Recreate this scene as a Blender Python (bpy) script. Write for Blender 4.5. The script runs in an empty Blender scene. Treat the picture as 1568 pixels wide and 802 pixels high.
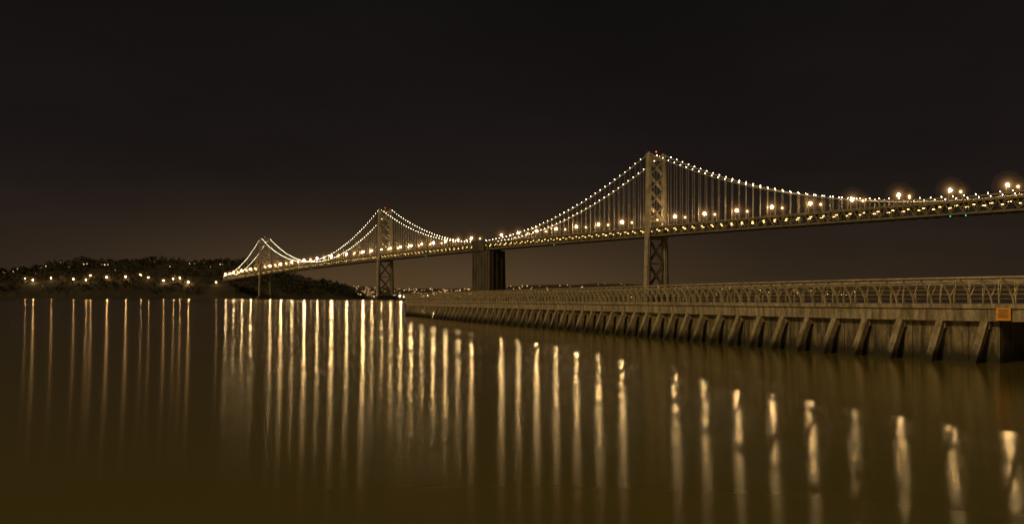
import bpy, math, random
from mathutils import Vector, noise
random.seed(7)
scene = bpy.context.scene
scene.view_settings.view_transform = 'Standard'
scene.view_settings.look = 'None'
scene.view_settings.exposure = 0

# ------------------------------------------------------------------ helpers
class MB:
    def __init__(self): self.v=[]; self.f=[]
    def box8(self, c):
        b=len(self.v); self.v += [tuple(p) for p in c]
        for q in ((0,3,2,1),(4,5,6,7),(0,1,5,4),(1,2,6,5),(2,3,7,6),(3,0,4,7)):
            self.f.append(tuple(b+i for i in q))
    def beam(self, p1, p2, w, h, side=None, w2=None, h2=None):
        p1=Vector(p1); p2=Vector(p2); t=(p2-p1).normalized()
        if side is None:
            up=Vector((0,0,1)) if abs(t.z)<.95 else Vector((0,1,0))
            s=t.cross(up).normalized()
        else:
            s=Vector(side); s=(s-t*s.dot(t)).normalized()
        u=s.cross(t).normalized()
        w2=w if w2 is None else w2; h2=h if h2 is None else h2
        c=[]
        for p,a,b in ((p1,w,h),(p2,w2,h2)):
            for i,j in ((-1,-1),(1,-1),(1,1),(-1,1)):
                c.append(p+s*(i*a/2)+u*(j*b/2))
        self.box8(c)
    def octa(self, p, r):
        b=len(self.v); x,y,z=p
        self.v += [(x+r,y,z),(x,y+r,z),(x-r,y,z),(x,y-r,z),(x,y,z+r),(x,y,z-r)]
        for i in range(4):
            j=(i+1)%4
            self.f.append((b+i,b+j,b+4)); self.f.append((b+j,b+i,b+5))
    def sphere(self, p, r, n=10, m=7):
        b=len(self.v); x,y,z=p
        self.v.append((x,y,z+r))
        for k in range(1,m):
            a=math.pi*k/m
            for i in range(n):
                q=2*math.pi*i/n
                self.v.append((x+r*math.sin(a)*math.cos(q),y+r*math.sin(a)*math.sin(q),z+r*math.cos(a)))
        self.v.append((x,y,z-r)); last=len(self.v)-1
        for i in range(n):
            j=(i+1)%n
            self.f.append((b,b+1+i,b+1+j))
            for k in range(m-2):
                o=b+1+k*n
                self.f.append((o+i,o+n+i,o+n+j,o+j))
            o=b+1+(m-2)*n
            self.f.append((o+i,last,o+j))
    def obj(self, name, mat, parent=None, smooth=False):
        me=bpy.data.meshes.new(name); me.from_pydata(self.v,[],self.f); me.update()
        me.materials.append(mat)
        if smooth:
            for p in me.polygons: p.use_smooth=True
        o=bpy.data.objects.new(name,me); scene.collection.objects.link(o)
        if parent: o.parent=parent
        return o

def empty(name, loc=(0,0,0)):
    o=bpy.data.objects.new(name,None); scene.collection.objects.link(o); return o

def mat_new(name):
    m=bpy.data.materials.new(name); m.use_nodes=True
    nt=m.node_tree; nt.nodes.clear()
    out=nt.nodes.new('ShaderNodeOutputMaterial')
    return m,nt,out

def solid(name, c1, c2=None, scale=1.0, rough=.8, metal=0, stretch=(1,1,1), bump=0):
    m,nt,out=mat_new(name)
    b=nt.nodes.new('ShaderNodeBsdfPrincipled'); b.inputs['Roughness'].default_value=rough
    b.inputs['Metallic'].default_value=metal
    nt.links.new(b.outputs[0],out.inputs[0])
    if c2 is None: c2=tuple(x*.6 for x in c1)
    g=nt.nodes.new('ShaderNodeNewGeometry'); mp=nt.nodes.new('ShaderNodeMapping')
    mp.inputs['Scale'].default_value=stretch
    n=nt.nodes.new('ShaderNodeTexNoise'); n.inputs['Scale'].default_value=scale; n.inputs['Detail'].default_value=6
    r=nt.nodes.new('ShaderNodeValToRGB')
    r.color_ramp.elements[0].position=.35; r.color_ramp.elements[1].position=.65
    r.color_ramp.elements[0].color=(*c2,1); r.color_ramp.elements[1].color=(*c1,1)
    nt.links.new(g.outputs['Position'],mp.inputs[0]); nt.links.new(mp.outputs[0],n.inputs[0])
    nt.links.new(n.outputs[0],r.inputs[0]); nt.links.new(r.outputs[0],b.inputs['Base Color'])
    if bump:
        bp=nt.nodes.new('ShaderNodeBump'); bp.inputs['Strength'].default_value=bump; bp.inputs['Distance'].default_value=.05
        nt.links.new(n.outputs[0],bp.inputs['Height']); nt.links.new(bp.outputs[0],b.inputs['Normal'])
    return m

def emis(name, col, s):
    m,nt,out=mat_new(name)
    e=nt.nodes.new('ShaderNodeEmission'); e.inputs[0].default_value=(*col,1); e.inputs[1].default_value=s
    nt.links.new(e.outputs[0],out.inputs[0])
    m.cycles.emission_sampling='FRONT'
    return m

def glow_vol(name, col, s):  # emission-only volume: a painted-in glow, scatters no lamp light
    m,nt,out=mat_new(name)
    e=nt.nodes.new('ShaderNodeEmission'); e.inputs[0].default_value=(*col,1); e.inputs[1].default_value=s
    nt.links.new(e.outputs[0],out.inputs['Volume']); return m

def sm(a,b,x):
    t=max(0,min(1,(x-a)/(b-a))); return t*t*(3-2*t)
def interp(pts,x):
    if x<=pts[0][0]: return pts[0][1]
    for (a,b),(c,d) in zip(pts,pts[1:]):
        if x<=c: return b+(d-b)*(x-a)/(c-a)
    return pts[-1][1]

# ------------------------------------------------------------------ materials
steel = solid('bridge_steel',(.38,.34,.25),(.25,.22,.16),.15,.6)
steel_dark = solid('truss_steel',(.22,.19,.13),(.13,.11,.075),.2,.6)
asphalt = solid('asphalt',(.06,.055,.05),(.04,.04,.035),.4,.9)
cable_m = solid('cable_steel',(.4,.36,.28),(.3,.27,.2),.5,.6)
anch_m = solid('anchorage_concrete',(.10,.085,.06),(.055,.047,.035),.12,.9,stretch=(1,1,.3))
lamp_e = emis('sodium_lamp',(1,.64,.28),430)
lamp_e2 = emis('sodium_lamp_dim',(1,.56,.2),12)
bulb_e = emis('cable_bulb',(1,.93,.66),24)
deck_e = emis('lower_deck_lamp',(1,.58,.17),14)
red_e  = emis('red_beacon',(1,.08,.03),4)
green_e= emis('green_nav_lamp',(.05,.9,.55),2.5)
hill_e = emis('hillside_lamp',(1,.55,.2),330)
hill_e2= emis('window_light',(1,.66,.34),1.6)
far_e  = emis('distant_city_light',(1,.58,.24),3.2)
port_e = emis('port_lamp',(1,.8,.5),14)
for q in (lamp_e2,bulb_e,hill_e2,far_e,red_e,green_e,port_e): q.cycles.emission_sampling='NONE'

# ------------------------------------------------------------------ bridge
D=Vector((-.547,.837,0)).normalized(); N=Vector((D.y,-D.x,0))
P3=Vector((159.5,950,0))
def zt(s): return 82-1.1e-5*(s-354)**2
def P(s,o=0,z=0):
    p=P3+D*s+N*o; return Vector((p.x,p.y,z))
S0,S1=-760,1775
bridge=empty('suspension_bridge')
seg=[S0+i*10 for i in range(int((S1-S0)/10)+1)]

road=MB(); deckm=MB(); truss=MB()
for a,b in zip(seg,seg[1:]):
    za,zb=zt(a),zt(b)
    road.box8([P(a,-9,za-1),P(a,9,za-1),P(b,9,zb-1),P(b,-9,zb-1),P(a,-9,za),P(a,9,za),P(b,9,zb),P(b,-9,zb)])
    road.box8([P(a,-9,za-9),P(a,9,za-9),P(b,9,zb-9),P(b,-9,zb-9),P(a,-9,za-8),P(a,9,za-8),P(b,9,zb-8),P(b,-9,zb-8)])
    for o in (-10,10):
        truss.beam(P(a,o,za-.3),P(b,o,zb-.3),1.0,1.3)
        truss.beam(P(a,o,za-9.3),P(b,o,zb-9.3),1.0,1.4)
        truss.beam(P(a,o,za-9),P(a,o,za-.8),.55,.55,side=D)
        mid=P((a+b)/2,o,(za+zb)/2-.9)
        truss.beam(P(a,o,za-8.8),mid,.55,.7,side=N)
        truss.beam(mid,P(b,o,zb-8.8),.55,.7,side=N)
        deckm.beam(P(a,o,za+1.15),P(b,o,zb+1.15),.18,.2)
        deckm.beam(P(a,o,za+.75),P(b,o,zb+.75),.12,.14)
        for k in (0,5): deckm.beam(P(a+k,o,za+.3),P(a+k,o,za+1.1),.2,.2,side=D)
    truss.beam(P(a,-9.4,za-1.8),P(a,9.4,za-1.8),.5,1.4)
    truss.beam(P(a,-9.4,za-9.8),P(a,9.4,za-9.8),.5,1.4)
    truss.beam(P(a,-9.4,za-10),P(b,9.4,zb-10),.3,.3)
    truss.beam(P(a,9.4,za-10),P(b,-9.4,zb-10),.3,.3)
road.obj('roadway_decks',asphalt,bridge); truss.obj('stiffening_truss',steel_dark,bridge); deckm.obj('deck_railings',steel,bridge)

# towers
tw={-704:149,0:160,708:160,1412:149}
def tower(s,H,idx):
    m=MB(); zd=zt(s)
    off=lambda z: 13.8-3.2*z/H
    wid=lambda z: 5.2-1.5*z/H
    for sg in (-1,1):
        zs=[8,zd-11,zd+4,H]
        for z1,z2 in zip(zs,zs[1:]):
            m.beam(P(s,sg*off(z1),z1),P(s,sg*off(z2),z2),wid(z1),6.2-1.4*z1/H,side=N,w2=wid(z2),h2=6.2-1.4*z2/H)
        for q in (-1,1):
            m.beam(P(s+q*3.0,sg*off(8),8),P(s+q*2.3,sg*off(H),H),1.3,1.2,side=N,w2=1,h2=1)
        m.beam(P(s,sg*off(H),H),P(s,sg*off(H),H+1.8),4.6,8.5,side=N,w2=3.2,h2=5)
        m.beam(P(s,sg*off(H),H+1.8),P(s,sg*off(H),H+3.6),1.6,3,side=N)
    def panel(z1,z2,th):
        for q in (-.9,.9):
            a1,a2=off(z1)-wid(z1)/2+.3,off(z2)-wid(z2)/2+.3
            m.beam(P(s+q,-a1,z1),P(s+q,a2,z2),.9,th,side=D)
            m.beam(P(s+q*1.3,a1,z1),P(s+q*1.3,-a2,z2),.9,th,side=D)
    def strut(z,h):
        a=off(z); m.beam(P(s,-a,z),P(s,a,z),3.2,h)
    top=H-5; b=zd+8; n=4
    for i in range(n):
        panel(b+(top-b)*i/n+ .6,b+(top-b)*(i+1)/n-.6,1.5)
    strut(H-3,4.5); strut(b-1,2.2)
    lo=14; hi=zd-13
    for i in range(2): panel(lo+(hi-lo)*i/2+.8,lo+(hi-lo)*(i+1)/2-.8,1.8)
    strut((lo+hi)/2,1.4); strut(hi+.8,2.6); strut(lo-1.5,3)
    m.obj('tower_%d'%idx,steel,bridge)
    c=MB()
    c.beam(P(s,-21,1.5),P(s,21,1.5),20,7)
    c.beam(P(s,-18,6.2),P(s,18,6.2),15,2.4)
    c.obj('tower_pier_%d'%idx,anch_m,bridge)
    r=MB(); r.octa(P(s,0,H+4.5),.8)
    r.obj('tower_beacon_%d'%idx,red_e,bridge)
    k=MB(); k.beam(P(s,0,H-1),P(s,0,H+4),.4,.4,side=D); k.obj('beacon_mast_%d'%idx,steel,bridge)
for i,(s,H) in enumerate(tw.items()): tower(s,H,i+1)

# centre anchorage
m=MB()
def blk(sa,sb,oa,ob,za,zb,tap=0):
    m.box8([P(sa,oa,za),P(sa,ob,za),P(sb,ob,za),P(sb,oa,za),P(sa+tap,oa+tap,zb),P(sa+tap,ob-tap,zb),P(sb-tap,ob-tap,zb),P(sb-tap,oa+tap,zb)])
A=354
blk(A-29,A+27,-17,17,-3,8)
blk(A-25,A+23,-13.8,13.8,8,70.5,.8)
blk(A-10,A+23,-14.6,-10.8,70.5,86); blk(A-10,A+23,10.8,14.6,70.5,86)
blk(A-8,A+20,-10.8,10.8,83.6,85)
for k in range(6):
    s=A-20+k*8
    blk(s,s+3,-14.1,-13,10,69)
    blk(s,s+3,13,14.1,10,69)
for k in range(3):
    o=-9+k*7.5
    blk(A-25.4,A-24,o,o+3,10,69)
m.obj('centre_anchorage',anch_m,bridge)

# cables
def cz(s,o=0):
    def par(sa,za,sb,zb,sag):
        t=(s-sa)/(sb-sa); return za+(zb-za)*t-4*sag*t*(1-t)
    if s<=-704: return par(-1058,62,-704,151,20)
    if s<=0:
        return par(-704,151,0,162,156.5-(zt(-352)+3.0))
    if s<=354: return par(0,162,354,84,19)
    if s<=708: return par(354,84,708,162,19)
    if s<=1412:
        return par(708,162,1412,151,156.5-(zt(1060)+3.5))
    return par(1412,151,1766,zt(1766)+2,19)
cab=MB(); hang=MB(); bulbs=MB()
st=[-760+i*8.9 for i in range(int((1766+760)/8.9)+1)]
for o in (-10.3,10.3):
    for a,b in zip(st,st[1:]):
        cab.beam(P(a,o,cz(a)),P(b,o,cz(b)),.75,.75)
    for a in st:
        z=cz(a)
        if min(abs(a-t) for t in (-704,0,708,1412))<4: continue
        bulbs.octa(P(a,o,z+1.3),.38)
        if z-zt(a)>3:
            for q in (-.5,.5): hang.beam(P(a+q,o,zt(a)),P(a+q,o,z),.12,.12,side=D)
cab.obj('main_cables',cable_m,bridge); hang.obj('suspender_ropes',cable_m,bridge); bulbs.obj('cable_lights',bulb_e,bridge)

# street lamps on the bridge
poles=MB(); heads=MB(); heads2=MB(); gl_=[MB() for _ in range(5)]
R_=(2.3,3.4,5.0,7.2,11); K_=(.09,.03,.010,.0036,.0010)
s=-381-43; cnt=0
while s<1760:
    cnt+=1
    if not (340<s<375):
        for o in (-9.6,9.6):
            z=zt(s); q=1 if o<0 else -1
            poles.beam(P(s,o,z),P(s,o,z+9),.34,.34,side=D,w2=.2,h2=.2)
            poles.beam(P(s,o,z+9),P(s,o+q*2,z+9.7),.16,.16)
            poles.beam(P(s,o+q*1.5,z+10.9),P(s,o+q*3,z+10.9),.5,.25)
            h=P(s,o+q*2.2,z+9.3)
            if o<0 and (s<760 or cnt%2==0):
                heads.sphere(h,1.22 if s<400 else (1.22+.25*math.sin(cnt*2.3) if s<760 else 1.6+.3*math.sin(cnt*1.7)),8,5)
            else: heads2.sphere(h,.8 if o>0 else 1.2,7,5)
            f=1 if o<0 else .7
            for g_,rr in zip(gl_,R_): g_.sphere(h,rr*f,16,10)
    s+=43 if s<330 else 40
poles.obj('street_lamp_posts',steel,bridge); heads.obj('street_lamp_heads',lamp_e,bridge); heads2.obj('street_lamp_heads_far_side',lamp_e2,bridge)
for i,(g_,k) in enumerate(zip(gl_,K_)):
    g_.obj('lamp_glow_%d'%i,glow_vol('lamp_glow_%d'%i,(1,.58-.03*i,.22-.03*i),k),bridge,True)  # nested self-lit spheres added to imitate glare around each lamp
# lower deck lamps
ld=MB(); s=S0+5
while s<1765:
    for o in (-7.5,7.5):
        ld.beam(P(s-1.2,o,zt(s)-2.9),P(s+1.2,o,zt(s)-2.9),.4,.3)
    s+=13.3
ld.obj('lower_deck_lamps',deck_e,bridge)
nv=MB()
for s in (-352,-340,177,530,1060): nv.octa(P(s,-10.8,zt(s)-11),.5)
nv.obj('navigation_lights',green_e,bridge)

# ------------------------------------------------------------------ island
ridge=[(-500,60),(-200,75),(0,88),(60,106),(120,124),(180,118),(240,124),(300,122),(345,128),(385,112),(430,82),(480,60),(520,44),(545,14),(560,-12),(700,-30)]
def isl(X,Y):
    px=784+X/2.09
    r=interp(ridge,px)
    shore=2390+40*noise.noise(Vector((X*.004,3,0)))+ (120 if px>420 else 0)*sm(420,520,px)
    t=(Y-shore)/(2780-shore)
    if t<0: f=max(-1,t*4); return f*10
    g=(min(1,t)**.62) if t<1 else max(0,1-(t-1)*.9)
    z=r*g*(1+.10*noise.noise(Vector((X*.006,Y*.006,1)))) + 5*noise.noise(Vector((X*.02,Y*.02,5)))*min(1,t*4)
    return z
m=MB(); nx,ny=200,50
for j in range(ny+1):
    for i in range(nx+1):
        X=-2700+i*2350/nx; Y=2340+j*1000/ny
        m.v.append((X,Y,isl(X,Y)))
for j in range(ny):
    for i in range(nx):
        a=j*(nx+1)+i; m.f.append((a,a+1,a+nx+2,a+nx+1))
hillm=solid('hill_ground',(.045,.038,.02),(.02,.018,.01),.02,.95)
m.obj('island_hill',hillm,None,True)
m=MB()
for k in range(4200):
    X=random.uniform(-2300,-440); Y=random.uniform(2400,2860)
    z=isl(X,Y)
    if z<6 or noise.noise(Vector((X*.01,Y*.01,9)))<-.25: continue
    h=random.uniform(6,15); w=h*random.uniform(.35,.6)
    m.beam((X,Y,z-1),(X,Y,z+h*.5),.8,.8,w2=.4,h2=.4)
    for q in range(10):
        c=Vector((X+random.gauss(0,w*.45),Y+random.gauss(0,w*.45),z+h*random.uniform(.35,1)))
        a=Vector([random.uniform(-1,1) for _ in range(3)]).normalized()*w*.45
        b=Vector([random.uniform(-1,1) for _ in range(3)]).normalized()*w*.45
        n0=len(m.v); m.v+= [tuple(c-a),tuple(c-b),tuple(c+a),tuple(c+b)]; m.f.append((n0,n0+1,n0+2,n0+3))
m.obj('island_trees',solid('foliage',(.05,.05,.02),(.025,.025,.012),.05,.9))
isl_l=MB(); isl_w=MB(); ih=MB(); ih2=MB()
for px,dy,r in ((38,75,1.1),(50,45,1.5),(78,60,1),(95,70,.9),(112,50,1.1),(131,40,1.6),(138,85,1.2),(163,50,1.8),(192,60,1.5),(215,75,.9),(227,55,.9),(250,35,1.3),(265,50,1.4),(275,60,1.2),(288,35,1.7),(331,45,.9)):
    Y=2430+dy; X=(px-784)*Y/1316; z=isl(X,Y)+9
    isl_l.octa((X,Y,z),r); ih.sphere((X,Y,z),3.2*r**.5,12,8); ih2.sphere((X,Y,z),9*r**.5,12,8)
for px,Y,r in ((70,2640,1.2),(128,2650,1.3),(133,2660,1.4),(160,2640,1.6),(165,2660,1.2),(260,2600,1),(290,2640,1),(337,2640,1.2),(20,2580,1.)):
    X=(px-784)*Y/1316; isl_w.octa((X,Y,isl(X,Y)+12),r*1.6)
for k in range(26):
    px=random.uniform(0,360); Y=random.uniform(2430,2720); X=(px-784)*Y/1316
    isl_w.octa((X,Y,isl(X,Y)+random.uniform(8,14)),random.uniform(.5,1.1))
isl_l.obj('island_road_lamps',hill_e); isl_w.obj('island_house_lights',hill_e2)
ih.obj('island_lamp_glow',glow_vol('isl_glow',(1,.5,.18),.008),None,True)  # self-lit spheres, inner and outer, added as glow around the road lamps
ih2.obj('island_lamp_glow_outer',glow_vol('isl_glow2',(1,.45,.14),.002),None,True)

# ------------------------------------------------------------------ far hills
def farz(X):
    return 180+70*noise.noise(Vector((X*.0004,0,0)))+35*noise.noise(Vector((X*.0016,4,0)))
m=MB(); nx=240
fh=lambda X,t: (farz(X)*t**.8+12*noise.noise(Vector((X*.003,t*4,0)))*t)*max(.0,sm(-9000,-3000,X))+3
for j in range(13):
    for i in range(nx+1):
        X=-8000+i*24000/nx; t=j/12
        m.v.append((X,9500+t*3500,fh(X,t)-3 if j else -5))
for j in range(12):
    for i in range(nx):
        a=j*(nx+1)+i; m.f.append((a,a+1,a+nx+2,a+nx+1))
m.obj('distant_hills',solid('distant_hill_ground',(.085,.06,.032),(.06,.043,.024),.002,1),None,True)
m=MB()
for k in range(900):
    t=random.random()**1.3*.9; X=random.uniform(-2600,4500)
    if random.random()<.15+sm(-900,600,X)*.72: continue
    Y=9500+t*3500
    m.octa((X,Y,fh(X,t)+8),random.uniform(2.0,5.2))
m.obj('distant_city_lights',far_e)
m=MB()
for px,Y,z,r in ((546,5200,14,3),(552,5200,20,3),(560,5200,9,2),(573,5200,12,3),(585,5200,8,3),(597,5200,12,3),(603,5200,16,3),(612,5200,14,5),(618,5200,9,3),(655,6000,20,3),(700,6000,16,3)):
    m.octa(((px-784)*Y/1316,Y,z),r)
m.obj('port_lights',port_e)
m=MB()
for k in range(9):
    px=(545,556,566,578,590,600,608,617,630)[k]; X=(px-784)*5230/1316
    w=random.uniform(20,55); h=random.uniform(6,16)
    m.box8([(X-w/2,5230,-2),(X+w/2,5230,-2),(X+w/2,5260,-2),(X-w/2,5260,-2),(X-w/2,5230,h),(X+w/2,5230,h),(X+w/2,5260,h),(X-w/2,5260,h)])
m.obj('port_warehouses',anch_m)

# ------------------------------------------------------------------ pier
H0=3.2
ctrl=[(44,25),(35,31),(28.6,36.5),(23.6,41.8),(20.0,47),(17.0,53.5),(14.2,60.5),(11.3,69.5),(4.6,89),(-7.8,123),(-19.5,158)]
def cr(p0,p1,p2,p3,t):
    return 0.5*((2*p1)+(p2-p0)*t+(2*p0-5*p1+4*p2-p3)*t*t+(-p0+3*p1-3*p2+p3)*t**3)
cv=[Vector((x,y,0)) for x,y in ctrl]; cv=[cv[0]*2-cv[1]]+cv+[cv[-1]*2-cv[-2]]
dense=[]
for i in range(1,len(cv)-2):
    for k in range(60): dense.append(cr(cv[i-1],cv[i],cv[i+1],cv[i+2],k/60))
dense.append(cv[-2])
L=[0]
for a,b in zip(dense,dense[1:]): L.append(L[-1]+(b-a).length)
TL=L[-1]
import bisect
def C(l):
    l=max(0,min(TL-1e-4,l)); i=min(len(L)-2,max(0,bisect.bisect_right(L,l)-1))
    t=(l-L[i])/(L[i+1]-L[i]); return dense[i].lerp(dense[i+1],t)
def T(l): return (C(min(TL,l+.6))-C(max(0,l-.6))).normalized()
def zd(l): return H0-.24-.28*l/TL
def Q(l,o,z):
    t=T(l); n=Vector((-t.y,t.x,0)); p=C(l)+n*o; return Vector((p.x,p.y,z))
W=5.2
pier=empty('pier')
def ribbon(la,lb,step,o1,o2,z1,z2,m):
    n=max(1,int((lb-la)/step)); 
    for k in range(n):
        a=la+(lb-la)*k/n; b=la+(lb-la)*(k+1)/n
        za,zb=zd(a),zd(b)
        f=lambda z,zz: z(zz) if callable(z) else z
        m.box8([Q(a,o1,f(z1,za)),Q(a,o2,f(z1,za)),Q(b,o2,f(z1,zb)),Q(b,o1,f(z1,zb)),Q(a,o1,f(z2,za)),Q(a,o2,f(z2,za)),Q(b,o2,f(z2,zb)),Q(b,o1,f(z2,zb))])
def concrete(name,c1,c2,tide=True):
    m,nt,out=mat_new(name)
    N_=nt.nodes.new; lk=nt.links.new
    b=N_('ShaderNodeBsdfPrincipled'); b.inputs['Roughness'].default_value=.85; lk(b.outputs[0],out.inputs[0])
    g=N_('ShaderNodeNewGeometry')
    mp=N_('ShaderNodeMapping'); mp.inputs['Scale'].default_value=(2.2,2.2,.35); lk(g.outputs['Position'],mp.inputs[0])
    n=N_('ShaderNodeTexNoise'); n.inputs['Scale'].default_value=1.4; n.inputs['Detail'].default_value=8; n.inputs['Roughness'].default_value=.7; lk(mp.outputs[0],n.inputs[0])
    r=N_('ShaderNodeValToRGB'); r.color_ramp.elements[0].position=.40; r.color_ramp.elements[1].position=.60
    r.color_ramp.elements[0].color=(*c2,1); r.color_ramp.elements[1].color=(*c1,1); lk(n.outputs[0],r.inputs[0])
    n2=N_('ShaderNodeTexNoise'); n2.inputs['Scale'].default_value=7; n2.inputs['Detail'].default_value=8; n2.inputs['Roughness'].default_value=.7; lk(g.outputs['Position'],n2.inputs[0])
    n3=N_('ShaderNodeMapRange'); n3.inputs[1].default_value=.3; n3.inputs[2].default_value=.7; n3.inputs[3].default_value=.25; n3.inputs[4].default_value=.9; lk(n2.outputs[0],n3.inputs[0])
    mx=N_('ShaderNodeMix'); mx.data_type='RGBA'; mx.blend_type='MULTIPLY'; mx.inputs[0].default_value=.7
    lk(r.outputs[0],mx.inputs[6]); lk(n3.outputs[0],mx.inputs[7]); last=mx.outputs[2]
    if tide:
        sp=N_('ShaderNodeSeparateXYZ'); lk(g.outputs['Position'],sp.inputs[0])
        ad=N_('ShaderNodeMath'); ad.operation='MULTIPLY_ADD'; ad.inputs[1].default_value=.9; lk(n.outputs[0],ad.inputs[0])
        lk(sp.outputs[2],ad.inputs[2])
        r2=N_('ShaderNodeMapRange'); r2.inputs[1].default_value=.75; r2.inputs[2].default_value=1.45; lk(ad.outputs[0],r2.inputs[0])
        m2=N_('ShaderNodeMix'); m2.data_type='RGBA'; m2.inputs[6].default_value=(.025,.022,.012,1)
        lk(r2.outputs[0],m2.inputs[0]); lk(last,m2.inputs[7]); last=m2.outputs[2]
    lk(last,b.inputs['Base Color'])
    bp=N_('ShaderNodeBump'); bp.inputs['Strength'].default_value=.5; bp.inputs['Distance'].default_value=.03
    lk(n2.outputs[0],bp.inputs['Height']); lk(bp.outputs[0],b.inputs['Normal'])
    return m
conc=concrete('pier_concrete',(.56,.47,.31),(.28,.22,.13))
conc_w=concrete('seawall_concrete',(.35,.28,.16),(.09,.072,.044))
conc_f=concrete('fascia_concrete',(.56,.47,.31),(.24,.19,.12),False)
m=MB()
ribbon(0,TL,.75,.12,-W-.12,lambda z:z-.22,lambda z:z,m)
m.obj('deck_slab',conc_f,pier)
m=MB()
l=0
while l<TL-1:
    ribbon(l+.012,l+2.988,.75,.0,-.45,lambda z:z-.86,lambda z:z-.222,m)
    ribbon(l+.012,l+2.988,.75,-W+.45,-W,lambda z:z-.86,lambda z:z-.222,m)
    l+=3
m.obj('edge_beam',conc_f,pier)
def l_at(pt): 
    return min(range(len(dense)),key=lambda i:(dense[i]-Vector((pt[0],pt[1],0))).length)
LW0=L[l_at((23.6,41.8))]; LW1=L[l_at((-11.5,133))]
m=MB()
l=LW0
while l<LW1-1:
    ribbon(l+.02,l+1.48,.75,-.42,-.62,-1.5,lambda z:z-.86,m)
    ribbon(l+.02,l+1.48,.75,-W+.6,-W+.42,-1.5,lambda z:z-.86,m)
    l+=1.5
m.box8([Q(LW0,-.62,-1.5),Q(LW0,-W+.6,-1.5),Q(LW0+.2,-W+.6,-1.5),Q(LW0+.2,-.62,-1.5),Q(LW0,-.62,2.0),Q(LW0,-W+.6,2.0),Q(LW0+.2,-W+.6,2.0),Q(LW0+.2,-.62,2.0)])
m.box8([Q(LW1,-.62,-1.5),Q(LW1,-W+.6,-1.5),Q(LW1+.2,-W+.6,-1.5),Q(LW1+.2,-.62,-1.5),Q(LW1,-.62,1.8),Q(LW1,-W+.6,1.8),Q(LW1+.2,-W+.6,1.8),Q(LW1+.2,-.62,1.8)])
m.obj('wave_screen_wall',conc_w,pier)
m=MB(); l=LW0+.6
while l<TL-1:
    sd=T(l)
    for o1,o2 in ((-.2,.95),(-W+.2,-W-.95)):
        m.beam(Q(l,o1,zd(l)-.86),Q(l+.35+random.uniform(-.06,.06),o2,-1.2),.36,.36,side=sd)
    m.beam(Q(l,-.2,zd(l)-1.05),Q(l,-W+.2,zd(l)-1.05),.4,.38)
    l+=2.2
for l in (LW0-3.6,LW0-8.5):
    for o1,o2 in ((-.25,.5),(-W+.25,-W-.75),(-2.5,-2.5)):
        m.beam(Q(l,o1,zd(l)-.86),Q(l,o2,-1.2),.4,.4,side=T(l))
m.obj('batter_piles',conc,pier)

rail_m=solid('railing_steel',(.66,.55,.37),(.38,.31,.20),2,.45,.2)
rail=empty('pier_railing')
m=MB(); rods=MB()
for sg,ob in ((1,0.02),(-1,-W-.02)):
    prof=[(0,0),(.02,.28),(.14,.62),(.36,.98),(.60,1.28)]
    l=.3
    while l<TL:
        for (a,h1),(b,h2) in zip(prof,prof[1:]):
            z=zd(l)
            m.beam(Q(l+.25*h1**1.5,ob+sg*a,z+h1),Q(l+.25*h2**1.5,ob+sg*b,z+h2),.06,.14-.05*h1,side=T(l))
        m.beam(Q(l,ob+sg*.04,z+.40),Q(l-.12,ob-sg*.08,z+.82),.045,.07,side=T(l))
        m.beam(Q(l-.12,ob-sg*.08,z+.82),Q(l-.12,ob-sg*.02,z+1.08),.045,.06,side=T(l))
        l+=.98
    def line(o,h,w,mm):
        k=0
        while k<TL:
            e=min(TL,k+1.84); mm.beam(Q(k,ob+sg*o,zd(k)+h),Q(e,ob+sg*o,zd(e)+h),w,w); k+=1.84
    line(.61,1.29,.07,m); line(-.02,1.09,.05,m)
    for o,h in ((.03,.25),(.09,.48),(.19,.72),(.34,.96)): line(o,h,.013,rods)
m.obj('railing_posts',rail_m,rail); rods.obj('railing_rods',rail_m,rail)

# warning sign on the fascia
sgn=empty('warning_sign')
l=LW0-.35
c=Q(l,.16,zd(l)-.50); t=T(l); nn=Vector((-t.y,t.x,0))
m=MB(); m.beam(c-t*.33,c+t*.33,.03,.60); m.obj('sign_panel',solid('sign_orange',(.85,.36,.03),(.75,.30,.02),4,.5),sgn)
m=MB()
for h,w in ((.19,.24),(.10,.2),(.0,.26),(-.08,.22),(-.16,.25)):
    p=c+nn*.02+Vector((0,0,h)); m.beam(p-t*w,p+t*w,.006,.035)
m.obj('sign_lettering',solid('sign_black',(.03,.03,.03),(.02,.02,.02),4,.5),sgn)

# ------------------------------------------------------------------ water
m=MB(); S=45000
m.v=[(-S,-300,0),(S,-300,0),(S,S,0),(-S,S,0)]; m.f=[(0,1,2,3)]
wm,nt,out=mat_new('bay_water'); N_=nt.nodes.new; lk=nt.links.new
g=N_('ShaderNodeNewGeometry')
mp=N_('ShaderNodeMapping'); mp.inputs['Scale'].default_value=(.35,1.4,1); mp.inputs['Rotation'].default_value=(0,0,.1); lk(g.outputs['Position'],mp.inputs[0])
n1=N_('ShaderNodeTexNoise'); n1.inputs['Scale'].default_value=1.1; n1.inputs['Detail'].default_value=3; lk(mp.outputs[0],n1.inputs[0])
bp=N_('ShaderNodeBump'); bp.inputs['Strength'].default_value=.05; bp.inputs['Distance'].default_value=.06; lk(n1.outputs[0],bp.inputs['Height'])
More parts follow.
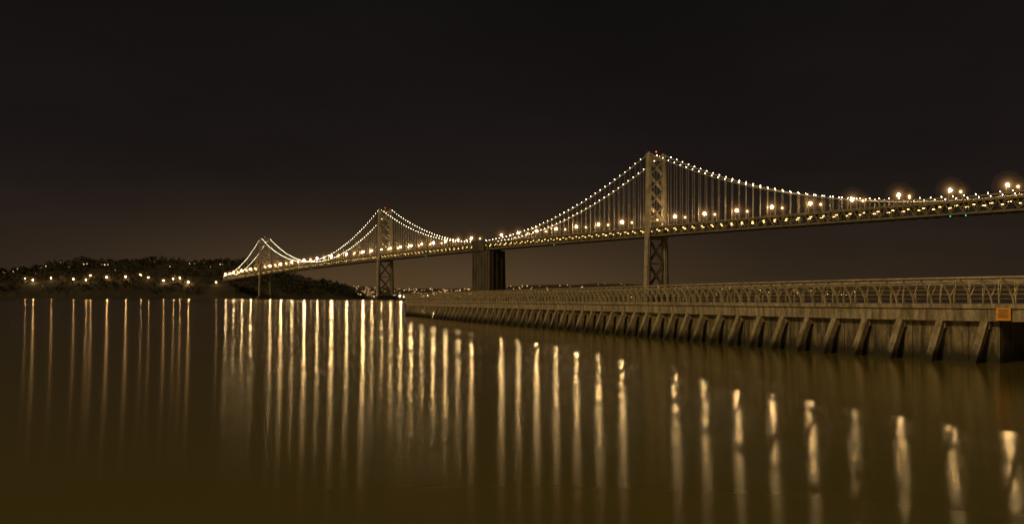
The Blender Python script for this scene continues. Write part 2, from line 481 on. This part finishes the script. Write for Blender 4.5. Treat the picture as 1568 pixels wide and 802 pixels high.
# wind ripples run across the bay: crests along X, so the slope spread is larger along Y
gl=N_('ShaderNodeBsdfAnisotropic') if hasattr(bpy.types,'ShaderNodeBsdfAnisotropic') else N_('ShaderNodeBsdfGlossy')
gl.distribution='BECKMANN'; gl.inputs['Roughness'].default_value=.165; gl.inputs['Color'].default_value=(1,.96,.84,1)
tv=N_('ShaderNodeCombineXYZ'); tv.inputs[0].default_value=1
if 'Anisotropy' in gl.inputs:
    gl.inputs['Anisotropy'].default_value=.45; lk(tv.outputs[0],gl.inputs['Tangent'])
lk(bp.outputs[0],gl.inputs['Normal'])
df=N_('ShaderNodeBsdfDiffuse'); df.inputs[0].default_value=(.175,.145,.032,1)
fr=N_('ShaderNodeFresnel'); fr.inputs[0].default_value=1.33
mx=N_('ShaderNodeMixShader'); lk(fr.outputs[0],mx.inputs[0]); lk(df.outputs[0],mx.inputs[1]); lk(gl.outputs[0],mx.inputs[2]); lk(mx.outputs[0],out.inputs[0])
m.obj('water',wm)

# ------------------------------------------------------------------ sky / light
w=bpy.data.worlds.new('World'); scene.world=w; w.use_nodes=True
nt=w.node_tree; nt.nodes.clear(); N_=nt.nodes.new; lk=nt.links.new
out=N_('ShaderNodeOutputWorld')
tc=N_('ShaderNodeTexCoord'); sp=N_('ShaderNodeSeparateXYZ'); lk(tc.outputs['Generated'],sp.inputs[0])
r=N_('ShaderNodeValToRGB'); el=r.color_ramp.elements
el[0].position=0; el[0].color=(.026,.0165,.0090,1); el[1].position=1; el[1].color=(.004,.0034,.0040,1)
for p,c in ((.05,(.0195,.013,.0088)),(.14,(.0118,.0086,.0076)),(.33,(.0066,.0051,.0052))):
    e=el.new(p); e.color=(*c,1)
lk(sp.outputs[2],r.inputs[0])
bg=N_('ShaderNodeBackground'); lk(r.outputs[0],bg.inputs[0])
# thin uneven haze
smp=N_('ShaderNodeMapping'); smp.inputs['Scale'].default_value=(2,2,6); lk(tc.outputs['Generated'],smp.inputs[0])
sn=N_('ShaderNodeTexNoise'); sn.inputs['Scale'].default_value=1.5; sn.inputs['Detail'].default_value=4; lk(smp.outputs[0],sn.inputs[0])
sr=N_('ShaderNodeMapRange'); sr.inputs[1].default_value=.3; sr.inputs[2].default_value=.7; sr.inputs[3].default_value=.80; sr.inputs[4].default_value=1.14
lk(sn.outputs[0],sr.inputs[0]); lk(sr.outputs[0],bg.inputs[1])
sub=N_('ShaderNodeVectorMath'); sub.operation='SUBTRACT'; sub.inputs[1].default_value=(-.09,.995,.0); lk(tc.outputs['Generated'],sub.inputs[0])
sc=N_('ShaderNodeVectorMath'); sc.operation='MULTIPLY'; sc.inputs[1].default_value=(2.6,1,11); lk(sub.outputs[0],sc.inputs[0])
ln=N_('ShaderNodeVectorMath'); ln.operation='LENGTH'; lk(sc.outputs[0],ln.inputs[0])
sq=N_('ShaderNodeMath'); sq.operation='MULTIPLY'; lk(ln.outputs['Value'],sq.inputs[0]); lk(ln.outputs['Value'],sq.inputs[1])
ng=N_('ShaderNodeMath'); ng.operation='MULTIPLY'; ng.inputs[1].default_value=-1.6; lk(sq.outputs[0],ng.inputs[0])
ex=N_('ShaderNodeMath'); ex.operation='EXPONENT'; lk(ng.outputs[0],ex.inputs[0])
ml=N_('ShaderNodeMath'); ml.operation='MULTIPLY'; ml.inputs[1].default_value=.062; lk(ex.outputs[0],ml.inputs[0])
bg2=N_('ShaderNodeBackground'); bg2.inputs[0].default_value=(1,.57,.21,1); lk(ml.outputs[0],bg2.inputs[1])
sky=N_('ShaderNodeTexSky'); sky.sky_type='NISHITA'; sky.sun_disc=False; sky.sun_elevation=math.radians(35); sky.sun_rotation=math.radians(215)
bg3=N_('ShaderNodeBackground'); lk(sky.outputs[0],bg3.inputs[0]); bg3.inputs[1].default_value=.00004
a1=N_('ShaderNodeAddShader'); a2=N_('ShaderNodeAddShader')
lk(bg.outputs[0],a1.inputs[0]); lk(bg2.outputs[0],a1.inputs[1]); lk(a1.outputs[0],a2.inputs[0]); lk(bg3.outputs[0],a2.inputs[1]); lk(a2.outputs[0],out.inputs[0])

sl=bpy.data.lights.new('sun','SUN'); sl.energy=1.12; sl.angle=math.radians(12); sl.color=(1,.70,.32)
so=bpy.data.objects.new('sun',sl); scene.collection.objects.link(so)
so.rotation_euler=Vector((.62,.55,-.56)).to_track_quat('-Z','Y').to_euler()

cam=bpy.data.cameras.new('camera'); co=bpy.data.objects.new('camera',cam); scene.collection.objects.link(co)
co.location=(0,0,H0); co.rotation_euler=(math.radians(90),0,0)
cam.sensor_width=36; cam.lens=30.2; cam.shift_y=.035; cam.clip_start=.1; cam.clip_end=90000
scene.camera=co
